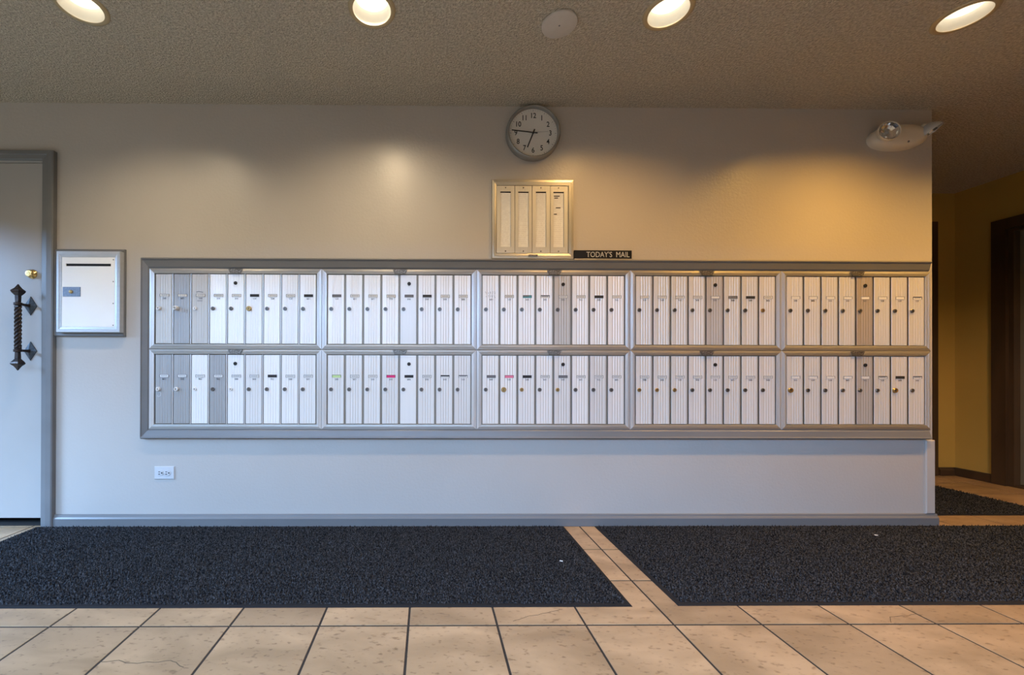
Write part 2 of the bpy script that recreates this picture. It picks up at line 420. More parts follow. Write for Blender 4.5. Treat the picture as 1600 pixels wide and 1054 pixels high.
# ceiling with round openings for the recessed lights
cans_px = [(126, 10), (581, 14), (1046, 16), (1502, 29)]
cans = [G(px, py, HC) for px, py in cans_px]
yc = sum(c[1] for c in cans) / len(cans)
cans = [(x, yc + (y - yc) * 0.3) for x, y in cans]
sp = (cans[3][0] - cans[0][0]) / 3
cans.append((cans[3][0] + sp, yc))
RC, HS = 0.082, 0.2
cb = MB()
ya, yb = yc - HS, yc + HS
cb.box(XL - 0.12, XH + 0.12, YR - 0.12, ya, HC, HC + 0.1)
cb.box(XL - 0.12, XH + 0.12, yb, YH + 0.12, HC, HC + 0.1)
xs = [XL - 0.12]
for (x, y) in cans: xs += [x - HS, x + HS]
xs.append(XH + 0.12)
for i in range(0, len(xs), 2): cb.box(xs[i], xs[i + 1], ya, yb, HC, HC + 0.1)
for (x, y) in cans:
    n = 48; v = []; f = []
    for z in (HC, HC + 0.1):
        for k in range(n):
            q = 2 * math.pi * k / n; c, s_ = math.cos(q), math.sin(q); m_ = max(abs(c), abs(s_))
            v.append((x + HS * c / m_, yc + HS * s_ / m_, z))
        for k in range(n):
            q = 2 * math.pi * k / n
            v.append((x + RC * math.cos(q), y + RC * math.sin(q), z))
    for k in range(n):
        k2 = (k + 1) % n
        f += [(k, n + k, n + k2, k2), (2 * n + k, 2 * n + k2, 3 * n + k2, 3 * n + k), (n + k, 3 * n + k, 3 * n + k2, n + k2)]
    cb.add(v, f)
ceil = tag(cb.build('ceiling', M['ceiling']), 'rough popcorn-textured taupe ceiling', 'ceiling', kind='structure')

# floor: grout bed with a stone tile for every joint field
T = 0.3048
GX, GY = 0.84665, 1.44942 - DW                 # one joint crossing
floor = tag(B('floor', XL - 0.12, XH + 0.12, YR - 0.12, YH + 0.12, -0.08, -0.0015, M['grout']), 'beige travertine tile floor with dark joints', 'floor', kind='structure')
tile_cache = {}
def tile_mesh(w, h):
    k = (round(w, 4), round(h, 4))
    if k not in tile_cache:
        b = 0.0007; t = 0.010
        v = [(sx * w / 2, sy * h / 2, -t) for sx, sy in ((-1, -1), (1, -1), (1, 1), (-1, 1))]
        v += [(sx * w / 2, sy * h / 2, -b) for sx, sy in ((-1, -1), (1, -1), (1, 1), (-1, 1))]
        v += [(sx * (w / 2 - b), sy * (h / 2 - b), 0) for sx, sy in ((-1, -1), (1, -1), (1, 1), (-1, 1))]
        f = [(0, 3, 2, 1)] + [(i, (i + 1) % 4, 4 + (i + 1) % 4, 4 + i) for i in range(4)] + [(4 + i, 4 + (i + 1) % 4, 8 + (i + 1) % 4, 8 + i) for i in range(4)] + [(8, 9, 10, 11)]
        tile_cache[k] = mesh('tile', v, f, M['tile'])
    return tile_cache[k]
J = 0.0078
tiles = {}
rest = MB()
for i in range(-18, 14):
    for j in range(-16, 10):
        x0, x1 = max(GX + i * T, XL), min(GX + (i + 1) * T, XH)
        y0, y1 = max(GY + j * T, YR), min(GY + (j + 1) * T, YH)
        if x1 - x0 < 0.02 or y1 - y0 < 0.02: continue
        cxm, cym = (x0 + x1) / 2, (y0 + y1) / 2
        dep = cym + DW
        px = CX + F * cxm / max(dep, 0.3)
        seen = cym > -1.55 and -260 < px < 1800 and (cym < 0.15 or cxm > 2.4)
        if seen:
            me = tile_mesh(x1 - x0 - J, y1 - y0 - J)
            tiles[(i, j)] = link('tile', me, floor, (cxm, cym, 0))
        else:
            w2, h2 = x1 - x0 - J, y1 - y0 - J
            rest.box(cxm - w2 / 2, cxm + w2 / 2, cym - h2 / 2, cym + h2 / 2, -0.01, 0)
tag(rest.build('tile_field', M['tile'], floor), kind='stuff')
def tile_at(x, y):
    return tiles.get((math.floor((x - GX) / T), math.floor((y - GY) / T)), floor)
def crack(pix, w=0.0025):
    pts = [G(*p) for p in pix]; fine = []
    for a, b in zip(pts[:-1], pts[1:]):
        for k in range(3):
            t = k / 3
            fine.append((a[0] + (b[0] - a[0]) * t + random.uniform(-.003, .003), a[1] + (b[1] - a[1]) * t + random.uniform(-.003, .003)))
    fine.append(pts[-1])
    m_ = len(fine) // 2
    MB().strip(fine, w, 0.0, 0, 'z', 0.0004).build('crack', M['crack'], tile_at(*fine[m_]))
crack([(158, 1033), (187, 1031), (205, 1036), (240, 1034), (262, 1031), (275, 1034), (287, 1042)])
crack([(801, 970), (815, 966), (831, 961), (856, 957), (875, 952)], 0.0018)
crack([(1391, 972), (1391, 964), (1412, 962), (1431, 959)], 0.0018)

# baseboards
def baseboard(name, x0, x1, yface, h, t, m, label, z0=0.0, ret=False):
    prof = [(0, 0), (t, 0), (t, h * 0.66), (t * 0.72, h * 0.78), (t * 0.62, h * 0.80), (t * 0.45, h * 0.97), (t * 0.25, h), (0, h)]
    v = [(x0, yface - a, z0 + b) for a, b in prof] + [(x1, yface - a, z0 + b) for a, b in prof]
    n = len(prof)
    f = [(i, (i + 1) % n, n + (i + 1) % n, n + i) for i in range(n)] + [tuple(range(n))[::-1], tuple(range(n, 2 * n))]
    mb = MB().add(v, f)
    return tag(mb.build(name, m), label, 'baseboard', kind='structure')
BBH = W(700, 803.5, -0.015)[1]
baseboard('baseboard_back', W(82.5, 815, -0.012)[0], XR + 0.018, 0.0, BBH, 0.018, M['trim'], 'grey stepped baseboard along the foot of the mailbox wall')
BHH = W(1480, 729.5, YH)[1]
baseboard('baseboard_hall', W(1466, 730, YH)[0], XH - 0.02, YH, BHH, 0.016, M['dark_wood'], 'dark brown baseboard on the far hall wall')
hb = MB()
hb.box(XH - 0.016, XH, dy_out, YH, 0, BHH)
tag(hb.build('baseboard_right', M['dark_wood']), 'dark brown baseboard leading to the dark framed hall door', 'baseboard', kind='structure')

# corner guard below the mailboxes at the free end of the wall
gx0 = W(1445.5, 740, -0.006)[0]
cg = MB().box(gx0, XR + 0.006, -0.012, 0, BBH, W(1450, 687, 0)[1], 0, 0.005)
cg.box(XR, XR + 0.006, 0, 0.05, BBH, W(1450, 687, 0)[1])
tag(cg.build('trim_1', M['wall']), 'painted corner guard strip below the mailboxes at the wall end', 'trim', kind='structure')

# ------------------------------------------------------------------ doors
d1 = thing('door_1', ((DX0 + DX1) / 2, 0.05, 0), 'pale grey entry door with a twisted iron pull handle', 'door', kind='structure')
zb_ = W(30, 809, 0.02)[1]
B('slab', DX0 + 0.004, DX1 - 0.003, 0.02, 0.062, zb_, DTOP - 0.003, M['door'], d1, 0.002)
jb = MB()
jb.box(DX0 - 0.0, DX0 + 0.003, 0.0, WT, 0, DTOP); jb.box(DX1 - 0.003, DX1, 0.0, WT, 0, DTOP)
jb.build('jamb', M['trim'], d1)
B('threshold', DX0 + 0.003, DX1 - 0.003, 0.0, WT, 0.0, 0.006, M['black'], d1)  # coloured black to stand for the shadow gap under the door
cw = W(80, 500, -0.02)[0] - DX1 + 0.012
prof_c = [(0, 0.024), (0.08, 0.028), (0.45, 0.028), (0.52, 0.020), (0.9, 0.016), (1, 0.008)]
rails((DX0 - cw, DX1 + cw, 0, W(40, 235, -0.02)[1]), prof_c, (cw, W(40, 235, -0.02)[1] - DTOP, cw, 0.0), 0.0, (M['trim'], M['trim']), d1,
      ('casing', 'casing', 'casing', 'casing'), 'LTR')
# deadbolt
bx_, bz_ = W(46, 427, 0.0)
ys = 0.02
db = MB().lathe([(0.026, 0), (0.026, 0.006), (0.019, 0.014), (0.019, 0.026), (0.016, 0.029)], (bx_, ys, bz_), seg=28).build('deadbolt', M['brass'], d1, auto=40)
MB().lathe([(0.009, 0.0), (0.009, 0.002)], (bx_, ys - 0.029, bz_), seg=20).build('cylinder_plug', M['brass'], db, auto=40)
B('keyhole', bx_ - 0.0012, bx_ + 0.0012, ys - 0.0316, ys - 0.0305, bz_ - 0.005, bz_ + 0.005, M['ink'], db)
# pull handle
yb_h = -0.055
ph_x = W(47, 512, 0.015)[0]
zz = lambda py: W(31, py, yb_h)[1]
ph = thing('pull_handle', (ph_x, ys, zz(512)), None, None); ph.parent = d1; ph.location = Vector((ph_x, ys, zz(512))) - WLOC[d1.name]
def lobed(z0, z1, r, lobes, turns, n=60, seg=32):
    v = []; f = []
    for i in range(n + 1):
        t = i / n
        for k in range(seg):
            q = 2 * math.pi * k / seg
            rr = r * (1 + 0.22 * math.cos(lobes * (q - turns * 2 * math.pi * t)))
            v.append((ph_x + rr * math.cos(q), yb_h + rr * math.sin(q), z0 + (z1 - z0) * t))
    for i in range(n):
        for k in range(seg): f.append((i * seg + k, i * seg + (k + 1) % seg, (i + 1) * seg + (k + 1) % seg, (i + 1) * seg + k))
    f += [tuple(range(seg))[::-1], tuple(n * seg + k for k in range(seg))]
    return MB().add(v, f)
lobed(zz(543), zz(479), 0.0135, 4, 2.6, 90).build('twisted_bar', M['iron'], ph, smooth=True)
for z0, sgn in ((zz(479), 1), (zz(543), -1)):
    MB().lathe([(0.013, -0.004), (0.016, 0.0), (0.015, 0.005), (0.0115, 0.010), (0.0135, 0.058), (0.012, 0.064)], (ph_x, yb_h, z0), (0, 0, sgn), 4, phase=math.pi / 4).build('neck', M['iron'], ph)
    k = zz(444) - zz(462)
    MB().lathe([(0.0115, 0.0), (0.015, 0.003), (0.027, 0.017), (0.0315, 0.026), (0.029, 0.031), (0.017, 0.041), (0.008, 0.054), (0.003, k), (0, k + 0.002)], (ph_x, yb_h, z0 + sgn * (zz(462) - zz(479)) - 0), (0, 0, sgn), 4, phase=math.pi / 4).build('finial', M['iron'], ph)
for py in (477, 548):
    zc = W(40, py, 0.0)[1]
    hw, hh = 0.036, 0.053
    v = [(ph_x - hw, ys, zc), (ph_x, ys, zc - hh), (ph_x + hw, ys, zc), (ph_x, ys, zc + hh),
         (ph_x - hw, ys - 0.004, zc), (ph_x, ys - 0.004, zc - hh), (ph_x + hw, ys - 0.004, zc), (ph_x, ys - 0.004, zc + hh), (ph_x, ys - 0.016, zc)]
    f = [(0, 3, 2, 1)] + [(i, (i + 1) % 4, 4 + (i + 1) % 4, 4 + i) for i in range(4)] + [(4 + i, 4 + (i + 1) % 4, 8) for i in range(4)]
    MB().add(v, f).build('diamond_plate', M['iron_plate'], ph)
    MB().lathe([(0.012, 0), (0.009, 0.02), (0.009, ys - 0.014 - yb_h)], (ph_x, ys - 0.012, zc), (0, -1, 0), 4, phase=math.pi / 4).build('arm', M['iron'], ph)
    MB().lathe([(0.0165, -0.008), (0.019, -0.006), (0.019, 0.006), (0.0165, 0.008)], (ph_x, yb_h, zc), (0, 0, 1), 20).build('collar', M['iron'], ph, auto=40)

# hall door with dark frame
dtop = dz_top
d2 = thing('door_2', (XH, dy_in - lift_w / 2, 0), 'olive satin door in a dark brown frame in the hall', 'door', kind='structure')
B('slab', XH + 0.05, XH + 0.09, dy_in - lift_w + 0.02, dy_slab, 0.02, dtop - casing_w - 0.02, M['lift'], d2)
B('jamb', XH - 0.0, XH + 0.12, dy_slab, dy_in, 0, dtop - casing_w, M['dark_wood'], d2)
B('jamb', XH - 0.0, XH + 0.12, dy_in - lift_w, dy_in - lift_w + 0.02, 0, dtop - casing_w, M['dark_wood'], d2)
B('jamb', XH - 0.0, XH + 0.12, dy_in - lift_w + 0.02, dy_slab, dtop - casing_w - 0.02, dtop - casing_w, M['dark_wood'], d2)
B('threshold', XH, XH + 0.12, dy_in - lift_w + 0.02, dy_slab, -0.002, 0.012, M['dark_wood'], d2)
B('casing', XH - 0.025, XH, dy_in, dy_out, 0, dtop, M['dark_wood'], d2)
B('casing', XH - 0.025, XH, dy_in - lift_w - casing_w, dy_in - lift_w, 0, dtop, M['dark_wood'], d2)
B('casing', XH - 0.025, XH, dy_in - lift_w, dy_in, dtop - casing_w, dtop, M['dark_wood'], d2)
# door in the far hall wall, only its casing edge shows
cx1 = W(1461.5, 500, YH)[0]
d3 = thing('door_3', (cx1 - 0.5, YH, 0), 'dark brown framed door in the far hall wall behind the mailboxes', 'door', kind='structure')
B('casing', cx1 - 0.07, cx1, YH - 0.02, YH, 0, 2.12, M['dark_wood'], d3)
B('casing', cx1 - 0.98, cx1 - 0.91, YH - 0.02, YH, 0, 2.12, M['dark_wood'], d3)
B('casing', cx1 - 0.91, cx1 - 0.07, YH - 0.02, YH, 2.05, 2.12, M['dark_wood'], d3)
sl3 = B('slab', cx1 - 0.91, cx1 - 0.07, YH - 0.008, YH, 0.01, 2.05, M['dark_wood'], d3)
MB().lathe([(0.028, 0), (0.028, 0.006), (0.01, 0.012), (0.01, 0.03), (0.026, 0.045), (0.022, 0.06), (0, 0.064)], (cx1 - 0.15, YH - 0.008, 1.0), seg=20).build('door_knob', M['brass'], sl3, auto=40)

# ------------------------------------------------------------------ mailboxes
YM = -0.012
UX = [W(p, 545, YM)[0] for p in (233.4, 502.8, 744.5, 984.3, 1220.4, 1453.4)]
av = lambda a, b: (W(300, a, YM)[1] + W(1400, b, YM)[1]) / 2
UZ = [av(418, 425.4), av(544.7, 548.5), av(670, 671.4)]
RW = 0.0285
prof_alu = [(0, 0.010), (0.05, 0.0125), (0.46, 0.0142), (0.50, 0.0128), (0.54, 0.0142), (0.94, 0.0122), (1, 0.006)]

# painted moulding round the whole bank
mx0, mz1 = W(219.8, 545, -0.02)[0], (W(300, 401.8, -0.02)[1] + W(1400, 407.5, -0.02)[1]) / 2
mz0 = (W(300, 685, -0.02)[1] + W(1400, 686.3, -0.02)[1]) / 2
mold = thing('mailbox_surround', ((mx0 + XR) / 2, -0.01, mz0), 'grey painted wooden moulding framing the whole bank of mailboxes', 'frame')
prof_m = [(0, 0.018), (0.13, 0.032), (0.20, 0.031), (0.26, 0.027), (0.85, 0.018), (1, 0.012)]
mxe = W(1456.3, 545, -0.03)[0]
rails((mx0, mxe, mz0, mz1), prof_m, (UX[0] - mx0, mz1 - UZ[0], 0.0, UZ[2] - mz0), 0.0, (M['trim'], M['trim']), mold, sides='LTB')
SEQ_UP = ['umdbtbbbb', 'bbbbtbmb', 'bmbbdbmb', 'mmmmtmmm', 'mmmmgmmm']
SEQ_DN = ['ddbdbmbbm', 'mmmmbmmm', 'bmbbdbdb', 'mmmmmmmm', 'mmmmdmmm']
DOORM = {'b': 'd_bright', 'm': 'd_mid', 'u': 'd_dull', 'd': 'd_dark', 't': 'd_dull', 'g': 'd_tan'}
SEQ_UP[0] = 'udubbbbbb'; SEQ_UP[1] = 'bbbbmbbb'; SEQ_UP[2] = 'bbbbubbb'; SEQ_UP[3] = 'mmmmummm'; SEQ_UP[4] = 'mmmmgmmm'
SEQ_DN[0] = 'ddbdbmbbm'; SEQ_DN[2] = 'bbbbmbmb'; SEQ_DN[4] = 'mmmmummm'
# name slot inserts: p paper, k black, s half-dark, g green, r rose, x pink, t teal, w bright paper
SLOT_UP = ['pppppkppk', 'spppsKpp', 'nptSppkp', 'pppposkp'[:8], 'wwwwwwwS']
SLOT_DN = ['ppppppkpp', 'gppxkpTS', 'srkpsppp', 'pppppppp', 'wwwwwSkS']
LOCK_UP = ['cCsddBddd', 'dddddddd', 'dddddddd', 'dddddddb', 'dddddddd']
LOCK_DN = ['ccsdsdddd', 'dddddddd', 'dBbdbddd', 'bbbddddd', 'BdddddBd']

door_cache = {}
def door_mesh(w, h, mk, plain):
    k = (round(w, 4), round(h, 4), mk, plain)
    if k in door_cache: return door_cache[k]
    # folded sheet door: flutes between broad flats, turned-back edges
    pr = [(0, 0.0), (0, 0.0075), (0.0015, 0.009)]
    if not plain:          # shallow rounded flutes over the hinge side, flat strip by the lock
        P = 0.0142; x = w * 0.24; n_ = int((w - 0.005 - x) / P) * 8
        for i in range(n_ + 1):
            q = x + i * P / 8
            pr.append((q, 0.009 - 0.00075 * (1 - math.cos(2 * math.pi * i / 8))))
    pr += [(w - 0.0015, 0.009), (w, 0.0075), (w, 0.0)]
    n = len(pr)
    v = [(a - w / 2, -b, -h / 2) for a, b in pr] + [(a - w / 2, -b, h / 2) for a, b in pr]
    f = [(i, i + 1, n + i + 1, n + i) for i in range(n - 1)] + [(n - 1, 0, n, 2 * n - 1), tuple(range(n))[::-1], tuple(range(n, 2 * n))]
    door_cache[k] = mesh('door', v, f, M[mk])
    return door_cache[k]
part_cache = {}
def cached(key, fn):
    if key not in part_cache: part_cache[key] = fn()
    return part_cache[key]
def lock_mesh(kind):
    r, d, m = {'d': (0.0108, 0.006, 'lock_dark'), 'b': (0.0108, 0.006, 'lock_brass'), 'B': (0.0140, 0.009, 'lock_brass'),
               's': (0.0100, 0.006, 'lock_silver'), 'c': (0.0120, 0.012, 'lock_silver'), 'C': (0.0125, 0.026, 'lock_silver'), 'M': (0.0100, 0.004, 'lock_black')}[kind]
    mb = MB().lathe([(r, 0), (r, d * 0.7), (r * 0.85, d), (r * 0.55, d), (r * 0.5, d * 0.8), (0, d * 0.8)], (0, 0, 0), seg=16)
    mb.box(-0.0012, 0.0012, -d * 0.8 - 0.0008, -d * 0.8 + 0.0005, -r * 0.45, r * 0.45, 1)
    me = mesh('lock', mb.v, mb.f, [M[m], M['ink']], False, mb.fm)
    me.polygons.foreach_set('use_smooth', [True] * len(me.polygons)); me.set_sharp_from_angle(angle=math.radians(35))
    return me
def slot_mesh(kind):
    w, h = 0.0500, 0.0150
    mb = MB()
    mm = {'p': 'paper', 'w': 'paper', 'n': 'paper', 'o': 'paper', 'k': 'ink', 'K': 'ink', 's': 'ink_soft', 'S': 'paper', 'g': 'paper_green', 'x': 'paper_pink', 'r': 'paper_rose', 't': 'paper_teal', 'T': 'paper'}[kind]
    mb.box(-w / 2, w / 2, -0.0012, 0, -h / 2, h / 2, 0)
    edge = {'p': 2, 'w': 2, 'n': 2, 'o': 2}.get(kind, 1)
    b = 0.0016
    mb.box(-w / 2, w / 2, -0.0022, -0.0012, h / 2 - b, h / 2, edge); mb.box(-w / 2, -w / 2 + b, -0.0022, -0.0012, -h / 2, h / 2 - b, 1 if kind != 'w' else 2)
    mb.box(w / 2 - b, w / 2, -0.0022, -0.0012, -h / 2, h / 2 - b, edge)
    if kind in 'po': mb.box(-w / 2 + b, w / 2 - b, -0.0020, -0.0012, -h / 2, -h / 2 + 0.001, 2)
    if kind in 'pnS':      # a typed name line, too small to read
        r = random.Random(kind)
        x = -w * 0.34
        while x < w * 0.30:
            l = r.uniform(0.002, 0.006); mb.box(x, x + l, -0.0016, -0.0012, -0.0016, 0.0014, 2); x += l + 0.0014
    if kind == 'S': mb.box(-w / 2, w / 2, -0.0024, -0.0012, h / 2 - 0.004, h / 2, 1)
    if kind in 'T': mb.box(-w / 2, w / 2, -0.0024, -0.0012, h / 2 - 0.007, h / 2, 1)
    if kind == 't': mb.box(-w / 2, w * 0.2, -0.0024, -0.0012, 0, h / 2, 2)
    if kind == 'K': mb.box(-w / 2 + b, w / 2 - b, -0.0016, -0.0012, -h / 2, -h / 2 + 0.004, 2)
    return mesh('name_slot', mb.v, mb.f, [M[mm], M['ink'], M['ink_soft']], False, mb.fm)
def number_mesh(var, dark):
    mb = MB(); r = random.Random(var)
    x = -0.0095
    for g in range(3):     # three small glyph-like marks, illegible as in the photograph
        w = 0.0048
        mb.box(x, x + w * r.choice((0.35, 1.0)), -0.0006, 0, 0.0022, 0.0040); mb.box(x + w * r.uniform(0, .6), x + w * r.uniform(.7, 1), -0.0006, 0, -0.0040, 0.0030)
        if r.random() < 0.6: mb.box(x, x + w, -0.0006, 0, -0.0040, -0.0024)
        x += 0.0068
    return mesh('number_label', mb.v, mb.f, M['ink'] if dark else M['ink_soft'])
def tag_mesh():
    w, h, k = 0.084, RW * 0.9, 0.012
    v = [(-w / 2, 0, h / 2), (w / 2, 0, h / 2), (w / 2 - k, 0, -h / 2), (-w / 2 + k, 0, -h / 2)]
    v += [(a * 0.97, -0.0022, c * 0.94) for a, _, c in v]
    f = [(0, 1, 2, 3), (7, 6, 5, 4)] + [(i, 4 + i, 4 + (i + 1) % 4, (i + 1) % 4) for i in range(4)]
    return mesh('name_tag', v, f, M['tag'])

where = ['beside the white drop box, nine doors wide', 'second along from the white drop box, eight doors wide',
         'at the middle of the bank, beneath the directory board', 'next to the one at the hallway corner',
         'at the hallway corner, beneath the emergency light']
# where each unit's fifth (master) door carries a second lock above the name slot
for row in (0, 1):
    for c in range(5):
        x0, x1 = UX[c], UX[c + 1]; z1, z0 = UZ[row], UZ[row + 1]
        u = thing('mailbox_unit', ((x0 + x1) / 2, 0, z0), ('upper' if row == 0 else 'lower') + ' aluminium mailbox unit ' + where[c], 'mailbox', 'aluminium mailbox units in the wall')
        g = 0.0004
        B('back_plate', x0 + 0.004, x1 - 0.004, -0.003, 0, z0 + 0.004, z1 - 0.004, M['divider'], u)
        rails((x0 + g, x1 - g, z0 + g, z1 - g), prof_alu, (RW, RW, RW, RW), -0.003, (M['alu_v'], M['alu_h']), u)
        nd = 9 if c == 0 else 8
        ix0, ix1, iz0, iz1 = x0 + RW, x1 - RW, z0 + RW, z1 - RW
        pitch = (ix1 - ix0) / nd
        link('name_tag', cached('tag', tag_mesh), u, ((x0 + x1) / 2 + (0.004 if c else 0.0), -0.0185, z1 - RW * 0.5))
        gap = 0.0112
        dw, dh = pitch - gap, iz1 - iz0 - 0.007
        zc = (iz0 + iz1) / 2
        for k in range(nd + 1):
            xc_ = ix0 + pitch * k
            a, b = xc_ - 0.0034, xc_ + 0.0034
            if 0 < k < nd:
                B('divider', a, b, (-0.0125 if c == 0 else -0.0085), -0.003, iz0, iz1, M['alu_v'] if c == 0 else M['divider'], u, 0.001)
        up = row == 0
        for k in range(nd):
            xc_ = ix0 + pitch * (k + 0.5)
            mk = DOORM[(SEQ_UP if up else SEQ_DN)[c][k]]
            master = k == 4
            d = link('door', door_mesh(dw, dh, mk, master and c in (1,)), u, (xc_, -0.003, zc))
            yf = -0.0121
            sk = (SLOT_UP if up else SLOT_DN)[c][k]
            zs = iz1 - 0.121
            if sk != 'n':
                link('name_slot', cached(('s', sk), lambda: slot_mesh(sk)), d, (xc_ + 0.004, yf, zs))
            var = random.randrange(6); dk = random.random() < 0.35
            link('number_label', cached(('n', var, dk), lambda: number_mesh(var, dk)), d, (xc_ + 0.004, yf, zs - 0.0175))
            lk = (LOCK_UP if up else LOCK_DN)[c][k]
            link('lock', cached(('l', lk), lambda: lock_mesh(lk)), d, (xc_ - dw * 0.30, yf, zs - 0.0735))
            if master:
                link('lock', cached(('l', 'M'), lambda: lock_mesh('M')), d, (xc_ - 0.002 + (0.006 if c else 0.0), yf, iz1 - 0.052))
            if (c, row, k) == (2, 0, 0):
                r = random.Random(3)
                for ln in range(2):
                    for q in range(5):
                        xx, zz0 = xc_ - 0.026 + q * 0.012, zs + 0.022 - ln * 0.022
                        MB().strip([(xx + r.uniform(-.004, .004), zz0 + r.uniform(-.009, .009)) for _ in range(4)], 0.0012, yf).build('pen_stroke', M['ink_soft'], d)
            if (c, row, k) == (0, 0, 2):
                MB().strip([(xc_ - 0.020, zs + 0.018), (xc_ - 0.006, zs + 0.021), (xc_ + 0.018, zs + 0.017)], 0.004, yf).build('tape_mark', M['ink_soft'], d)
                MB().strip([(xc_ - 0.014, zs - 0.031), (xc_ + 0.014, zs - 0.031)], 0.003, yf).build('tape_mark', M['ink_soft'], d)
            if (c, row, k) == (0, 1, 0):
                hm = MB(); q = xc_ - dw * 0.30
                hm.strip([(q, zs - 0.085), (q + 0.012, zs - 0.095), (q + 0.010, zs - 0.112), (q - 0.006, zs - 0.116), (q - 0.004, zs - 0.106)], 0.0016, yf)
                hm.build('scratch', M['paper'], d)

# ------------------------------------------------------------------ white drop box beside the door
yb0 = -0.012
X = lambda p, y: W(p, 455, y)[0]
Z = lambda p, y: W(140, p, y)[1]
dbx = thing('drop_box', (X(139, yb0), 0, Z(525, yb0)), 'white drop box with a mail slot in a grey frame beside the door', 'drop box')
prof_b = [(0, 0.010), (0.15, 0.016), (0.9, 0.014), (1, 0.014)]
rails((X(84, yb0), X(195, yb0), Z(525.5, yb0), Z(389, yb0)), prof_b, (0.040,) * 4, 0.0, (M['trim'], M['trim']), dbx, ('backing_rail',) * 4)
yq = -0.042
fr = (X(87.5, yq), X(187.7, yq), Z(519, yq), Z(392, yq))
ip = (X(95, yq), X(178.8, yq), Z(510.7, yq), Z(401, yq))
prof_f = [(0, 0.024), (0.08, 0.030), (0.55, 0.030), (0.62, 0.028), (1, 0.026)]
rails(fr, prof_f, (ip[0] - fr[0], fr[3] - ip[3], fr[1] - ip[1], ip[2] - fr[2]), -0.012, (M['box_frame'], M['box_frame']), dbx, ('frame_rail',) * 4)
B('backing_board', fr[0] + 0.004, fr[1] - 0.004, -0.012, 0, fr[2] + 0.004, fr[3] - 0.004, M['trim'], dbx)
# panel with a real slot opening
sx0, sx1, sz0, sz1 = X(101.3, yq), X(172, yq), Z(415.3, yq), Z(411.2, yq)
p0, p1, q0, q1 = ip[0] + 0.001, ip[1] - 0.001, ip[2] + 0.001, ip[3] - 0.001
pm = MB()
for a in ((p0, p1, q0, sz0), (p0, p1, sz1, q1), (p0, sx0, sz0, sz1), (sx1, p1, sz0, sz1)):
    pm.box(a[0], a[1], -0.037, -0.032, a[2], a[3])
pan = pm.build('front_panel', M['white_panel'], dbx)
B('slot_lining', sx0 - 0.004, sx1 + 0.004, -0.0318, -0.0308, sz0 - 0.004, sz1 + 0.004, M['black'], dbx)
lpx0, lpx1, lpz0, lpz1 = X(97, yq), X(124.8, yq), Z(463, yq), Z(448, yq)
lp = B('lock_plate', lpx0, lpx1, -0.0395, -0.037, lpz0, lpz1, M['lock_plate'], pan, 0.001)
MB().lathe([(0.0095, 0), (0.0095, 0.004), (0.007, 0.006), (0, 0.006)], (X(110.3, yq), -0.0395, (lpz0 + lpz1) / 2), seg=20).build('lock', M['lock_brass'], pan, auto=40)
for py in (405, 439.3, 473.4, 507.6):
    MB().lathe([(0.0035, 0), (0.003, 0.0012), (0, 0.0016)], (X(175.9, yq), -0.037, Z(py, yq)), seg=10).build('screw', M['lock_dark'], pan)

# ------------------------------------------------------------------ outlet
ox0, oz1 = W(242, 728); ox1, oz0 = W(273, 748)
ou = thing('wall_outlet', ((ox0 + ox1) / 2, 0, oz0), 'pale duplex power outlet mounted sideways on the wall below the mailboxes', 'outlet')
B('cover_plate', ox0, ox1, -0.006, 0, oz0, oz1, M['outlet'], ou, 0.003)
om, ozm = (ox0 + ox1) / 2, (oz0 + oz1) / 2
for sg in (-1, 1):
    rc = MB().lathe([(0.0165, 0), (0.0165, 0.002), (0.0155, 0.003), (0, 0.003)], (om + sg * 0.0195, -0.006, ozm), seg=24).build('receptacle', M['outlet'], ou, auto=40)
    sl = MB()
    for dz in (-0.0063, 0.0063): sl.box(om + sg * 0.0195 - 0.011, om + sg * 0.0195 - 0.001, -0.0094, -0.0088, ozm + dz - 0.0020, ozm + dz + 0.0020)
    sl.lathe([(0.0042, 0), (0.0042, 0.0005)], (om + sg * 0.0195 + 0.008, -0.0089, ozm), seg=12)
    sl.build('socket_holes', M['ink'], rc)
MB().lathe([(0.003, 0), (0.0024, 0.001)], (om, -0.006, ozm), seg=10).build('screw', M['lock_silver'], ou)

# ------------------------------------------------------------------ clock
yf = -0.045
ckx, ckz = W(832.8, 208.2, -0.02); R = 0.152
ck = thing('wall_clock', (ckx, 0, ckz - R), 'round grey wall clock with black numerals high on the wall', 'clock')
MB().lathe([(R - 0.006, 0), (R, 0.006), (R, 0.030), (R - 0.003, 0.040), (R - 0.009, 0.045), (R - 0.014, 0.043), (R - 0.0165, 0.034), (R - 0.0165, 0.020)], (ckx, 0, ckz), seg=72, cap1=False).build('case', M['clock_case'], ck, auto=40)
yface = -0.022
fa = MB().lathe([(R - 0.0165, 0), (R - 0.0165, 0.002)], (ckx, -0.020, ckz), seg=72).build('clock_face', M['clock_face'], ck)
for h in range(1, 13):
    a = math.radians(90 - 30 * h); rr = 0.097
    link('numeral', text_mesh(str(h), 0.041, 0.0003, M['ink'], xs=0.86, offset=0.0005), fa, (ckx + rr * math.cos(a), yface - 0.0004, ckz + rr * math.sin(a)))
tk = MB()
for i in range(60):
    a = math.radians(6 * i); r0, r1 = (0.122, 0.1305) if i % 5 == 0 else (0.126, 0.1305)
    tk.strip([(ckx + r0 * math.cos(a), ckz + r0 * math.sin(a)), (ckx + r1 * math.cos(a), ckz + r1 * math.sin(a))], 0.0022 if i % 5 == 0 else 0.0012, yface)
tk.build('minute_track', M['ink_soft'], fa)
